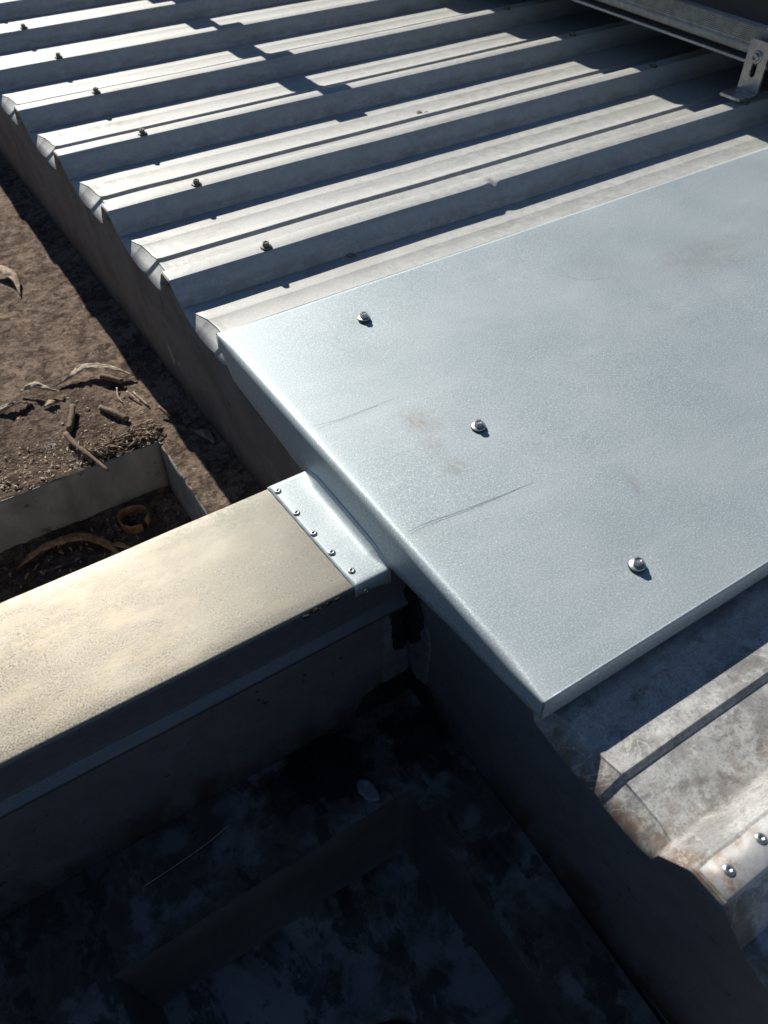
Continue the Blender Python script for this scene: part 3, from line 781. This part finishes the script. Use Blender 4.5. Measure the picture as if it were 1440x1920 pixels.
# unseen raised panels, added to cast shade on the roof
def shade_panel(nm, label, x0, x1, y0, y1, z0, rise):
    t = thing(nm, label, 'solar panel', (x0, y0, z0))
    b = bmesh.new(); box(b, (0, 0, 0), (x1 - x0, y1 - y0, .035)); 
    for v in b.verts: v.co.z += v.co.y * rise
    bmesh.ops.translate(b, verts=b.verts, vec=(x0, y0, z0)); link('frame', b, 'alu', t)
    b = bmesh.new(); box(b, (.012, .012, .0352), (x1 - x0 - .012, y1 - y0 - .012, .0365))
    for v in b.verts: v.co.z += v.co.y * rise
    bmesh.ops.translate(b, verts=b.verts, vec=(x0, y0, z0)); link('glass', b, 'glass', t)
    for x in (x0 + .2, x1 - .2):
        for y in (y0 + .15, y1 - .15):
            b = bmesh.new(); box(b, (x - .015, y - .015, ZC), (x + .015, y + .015, z0 + (y - y0) * rise)); link('support_leg', b, 'alu', t)
    return t
shade_panel('solar_panel', 'unseen raised panel added to shade the right of the roof', 1.244, 2.3, 1.13, 3.2, .225, .02)
shade_panel('solar_panel', 'unseen raised panel added to shade the far end of the roof', .71, 1.15, 2.28, 3.4, .15, .02)
b = bmesh.new(); box(b, (.712, 1.500, .150), (.768, 3.3, .170), .002)  # unseen bar, added as caster of the shadow strip across the ribs
box(b, (.725, 2.70, ZC), (.755, 2.73, .150)); box(b, (.725, 3.2, ZC), (.755, 3.23, .150))
tag(link('mounting_rail', b, 'alu'), 'unseen aluminium rail added to cast the shadow strip on the ribs', 'rail')

# ================================================================== LITTER
def leafthing(name, label, cat, pts, widths, mat, curl=.5, twist=0, group='dry bark and leaves in the gutter', crump=.003, n=12, seed=0, th=.0004):
    b = bmesh.new(); ribbon(b, pts, widths, curl, n, 6, twist, seed, crump)
    o = link(name, b, mat, smooth=True, thick=th, off=0); return tag(o, label, cat, group)
def stick(label, pts, rads, mat='stick', name='stick'):
    b = bmesh.new(); tube(b, catmull(pts, 5), [rads[min(int(i / 5), len(rads) - 1)] * random.uniform(.93, 1.07) for i in range((len(pts) - 1) * 5 + 1)], 10, .07)
    return tag(link(name, b, mat, smooth=True), label, 'stick', 'dead sticks in the gutter')
Z = FZ + .004
leafthing('curled_leaf', 'curled tan leaf on the silt at the left edge of the gutter', 'leaf', [(.127, 1.510, Z + .006), (.1480, 1.496, Z + .012), (.162, 1.458, Z + .010), (.157, 1.405, Z + .001)], [.010, .020, .016, .001], 'leaf', .2, .6, seed=1, th=.0004)
leafthing('bark_strip', 'long pale bark strip arching over the silt near the roof shadow', 'bark', [(.126, 1.118, Z), (.1500, 1.118, Z + .006), (.178, 1.122, Z + .014), (.2118, 1.100, Z + .012), (.238, 1.072, Z + .003)], [.001, .008, .015, .012, .002], 'palebark', .12, .5, seed=2, crump=.004)
leafthing('bark_strip', 'short pale bark curl left of the long arching strip', 'bark', [(.078, 1.128, Z + .003), (.098, 1.118, Z + .014), (.1152, 1.1019, Z + .010), (.131, 1.092, Z + .004)], [.004, .013, .009, .003], 'palebark', .3, 1.3, seed=3, crump=.004)
leafthing('bark_flake', 'small flat oval bark flake below the short bark curl', 'bark', [(.0975, 1.077, Z), (.108, 1.077, Z + .003), (.1185, 1.074, Z + .001)], [.002, .016, .003], 'leaf', .4, .3, seed=4)
leafthing('bark_shred', 'stringy bark shreds at the left edge of the gutter floor', 'bark', [(.02, 1.100, Z), (.045, 1.100, Z + .004), (.066, 1.098, Z + .006), (.086, 1.092, Z + .001)], [.008, .011, .007, .001], 'palebark', .4, 1.5, seed=5, crump=.008)
stick('thick short stick standing almost upright in the picture', [(.1335, 1.046, Z + .007), (.124, 1.024, Z + .006), (.1118, 1.0005, Z + .003)], [.0042, .0045, .004])
stick('long tapering stick reaching over the lip of the sump', [(.1040, .989, Z + .008), (.1087, .9591, Z + .006), (.1190, .9238, Z + .006), (.1290, .884, Z + .005)], [.0042, .0036, .0026, .001])
stick('thick broken stick lying alone near the roof shadow', [(.1667, 1.0261, Z + .003), (.178, 1.004, Z + .004), (.1908, .9783, Z + .003)], [.0042, .0046, .0040])
stick('smooth round stick piece below the long bark strip', [(.1935, 1.096, Z + .006), (.205, 1.081, Z + .006), (.2166, 1.067, Z + .004)], [.0044, .0044, .0042])
stick('thin straight twig beside the roof shadow, left one of a pair', [(.2138, 1.0412, Z + .003), (.218, 1.024, Z + .002), (.2222, 1.0082, Z)], [.0014, .0013, .001], 'palebark', 'twig')
stick('thin straight twig touching the roof shadow, right one of a pair', [(.222, 1.0359, Z + .002), (.2296, .9929, Z)], [.0011, .0008], 'palebark', 'twig')
stick('small bent twig under the smooth round stick', [(.2046, 1.0596, Z + .002), (.199, 1.04, Z + .002), (.1996, 1.0213, Z)], [.0011, .0011, .0008], 'palebark', 'twig')
stick('dark twig pointing from the shadow edge to the wall', [(.238, .972, Z + .010), (.2455, .9501, Z + .004)], [.0024, .0016], 'bark', 'twig')
leafthing('bark_flake', 'reddish brown bark flake in the shade at the foot of the wall', 'bark', [(.262, .905, Z), (.272, .886, Z + .005), (.276, .862, Z + .002)], [.002, .018, .004], 'bark', .4, .3, seed=8)
ZS = PD + .008
pts = [(.140 + .021 * math.cos(a) * 1.0, .868 + .021 * math.sin(a), ZS + .010) for a in [R(-60 + k * 34) for k in range(11)]]
b = bmesh.new(); path = catmull(pts, 6)
rows = [[p + Vector((0, 0, -.010)), p + Vector((.0008, 0, -.003)), p + Vector((0, 0, .004)), p + Vector((-.001, 0, .0085 + .002 * math.sin(i * .2)))] for i, p in enumerate(path)]
grid(b, rows); tag(link('bark_curl', b, 'tanbark', smooth=True, thick=.001, off=0), 'tan bark strip curled into a ring in the dark sump', 'bark', 'dry bark and leaves in the gutter')
leafthing('bark_strip', 'long orange tan bark strip bowed across the sump floor', 'bark', [(-.0300, .872, ZS + .002), (-.0048, .8783, ZS + .010), (.0184, .8808, ZS + .014), (.061, .8712, ZS + .016), (.0877, .8478, ZS + .010), (.0996, .8164, ZS + .002)], [.001, .009, .013, .017, .015, .006], 'tanbark', .5, .8, seed=9, crump=.004)
leafthing('bark_strip', 'narrow tan bark sliver between the ring and the divider', 'bark', [(.088, .846, ZS + .004), (.104, .834, ZS + .008), (.121, .816, ZS + .003)], [.003, .009, .002], 'tanbark', .5, .4, seed=10)
# mat of bark shreds along the lip: too many to count
b = bmesh.new()
for i in range(95):
    t = random.random(); x = lerp(.11, .225, t); y = lerp(.926, .948, random.random()) + random.gauss(0, .006)
    y = max(y, .9175)
    a = R(random.gauss(-22, 38)); L = random.uniform(.008, .032); dx, dy = math.cos(a) * L / 2, math.sin(a) * L / 2; z = silt(x, y) + random.uniform(.0005, .006)
    ribbon(b, [(x - dx, max(y - dy, .916), z), (x + random.uniform(-.003, .003), y + random.uniform(-.003, .003), z + random.uniform(.001, .005)), (x + dx, max(y + dy, .916), z)], [.0008, random.uniform(.0015, .0042), .0008], .7, 5, 3, random.uniform(-1, 1), i, .002)
o = link('bark_shreds', b, 'bark', smooth=True, thick=.0004, off=0); o['kind'] = 'stuff'; tag(o, 'matted bark shreds along the lip of the sump', 'bark litter')
b = bmesh.new()
for i in range(1300):
    r0 = random.random()
    if r0 < .62: x = random.uniform(-.06, .22); y = .918 + abs(random.gauss(0, .07))
    else: x = random.uniform(0, .285); y = random.uniform(.55, 1.6)
    if x < PX + .003 and y < PY + .002: continue
    s = random.uniform(.0004, .0024) * (1.25 if r0 < .62 else .8); a = random.uniform(0, PI); el = random.uniform(.3, 1)
    z = silt(x, y) + .0004
    u = Vector((math.cos(a), math.sin(a), random.uniform(-.25, .35))) * s; v = Vector((-math.sin(a), math.cos(a), random.uniform(-.2, .2))) * s * el
    c = Vector((x, y, z)); h = Vector((0, 0, s * random.uniform(.15, .5)))
    q = [b.verts.new(c + u), b.verts.new(c + v * .8 + u * .2), b.verts.new(c - u * .9), b.verts.new(c - v)]
    tp = b.verts.new(c + h)
    for k in range(4): b.faces.new((q[k], q[(k + 1) % 4], tp))
o = link('leaf_crumbs', b, 'leaf'); o['kind'] = 'stuff'; tag(o, 'crumbled leaf and bark bits scattered on the silt', 'leaf litter')
b = bmesh.new()
for i in range(260):
    x = random.uniform(-.1, .2); y = random.uniform(.62, .905); s = random.uniform(.001, .006); a = random.uniform(0, PI)
    ribbon(b, [(x, y, PD + .007), (x + math.cos(a) * s, y + math.sin(a) * s, PD + .010), (x + math.cos(a) * s * 2, y + math.sin(a) * s * 2, PD + .008)], [.001, random.uniform(.002, .005), .001], .4, 3, 2, 0, i, .001)
o = link('leaf_crumbs', b, 'bark', thick=.0003, off=0); o['kind'] = 'stuff'; tag(o, 'dark leaf litter lying in the bottom of the sump', 'leaf litter')
b = bmesh.new()
for i in range(85):
    x = random.uniform(-.02, .19); y = .922 + abs(random.gauss(0, .045)); s = random.uniform(.003, .010); a = random.uniform(0, PI); z = silt(x, y) + .0006
    dx, dy = math.cos(a) * s / 2, math.sin(a) * s / 2
    ribbon(b, [(x - dx, max(y - dy, .917), z), (x, y, z + random.uniform(.0005, .0025)), (x + dx, max(y + dy, .917), z + random.uniform(0, .002))], [.0004, s * random.uniform(.25, .5), .0004], random.uniform(.1, .4), 4, 3, random.uniform(-.6, .6), i, .002)
o = link('bark_flakes', b, 'palebark', smooth=True, thick=.0002, off=0); o['kind'] = 'stuff'; tag(o, 'small pale bark and leaf flakes scattered near the sump lip', 'bark litter')
# small bits on the roof
def crumb(label, x, y, z, s, nm='seed_husk', cat='husk'):
    b = bmesh.new()
    for i in range(5):
        a = random.uniform(0, 2 * PI); ribbon(b, [(x, y, z), (x + math.cos(a) * s, y + math.sin(a) * s, z + .002), (x + math.cos(a) * s * 1.8, y + math.sin(a) * s * 1.8, z)], [.001, .0035, .0008], .5, 4, 3, 0, i, .001)
    tag(link(nm, b, 'bark', smooth=True, thick=.0004, off=0), label, cat)
crumb('tiny brown seed husk in the middle of a sunlit roof pan', .8382, 1.1680, ZP + .001, .007)
crumb('tiny brown husk in the shaded pan above the cap flashing', .4886, .8251, ZP + .001, .004)
b = bmesh.new()
for i in range(200):
    x = random.uniform(.80, 1.0); y = 1.97 + random.gauss(0, .03); s = random.uniform(.004, .014); a = random.uniform(0, PI)
    rel = (y - Y0 + .02) % PITCH
    if rel < .07: continue
    ribbon(b, [(x, y, ZP + .002), (x + math.cos(a) * s, y + math.sin(a) * s, ZP + .008), (x + math.cos(a) * s * 2, y + math.sin(a) * s * 2, ZP + .004)], [.001, random.uniform(.003, .008), .001], .4, 3, 2, 0, i, .001)
o = link('leaf_litter', b, 'bark', thick=.0004, off=0); o['kind'] = 'stuff'; tag(o, 'brown leaf litter caught on the roof at the top edge', 'leaf litter')
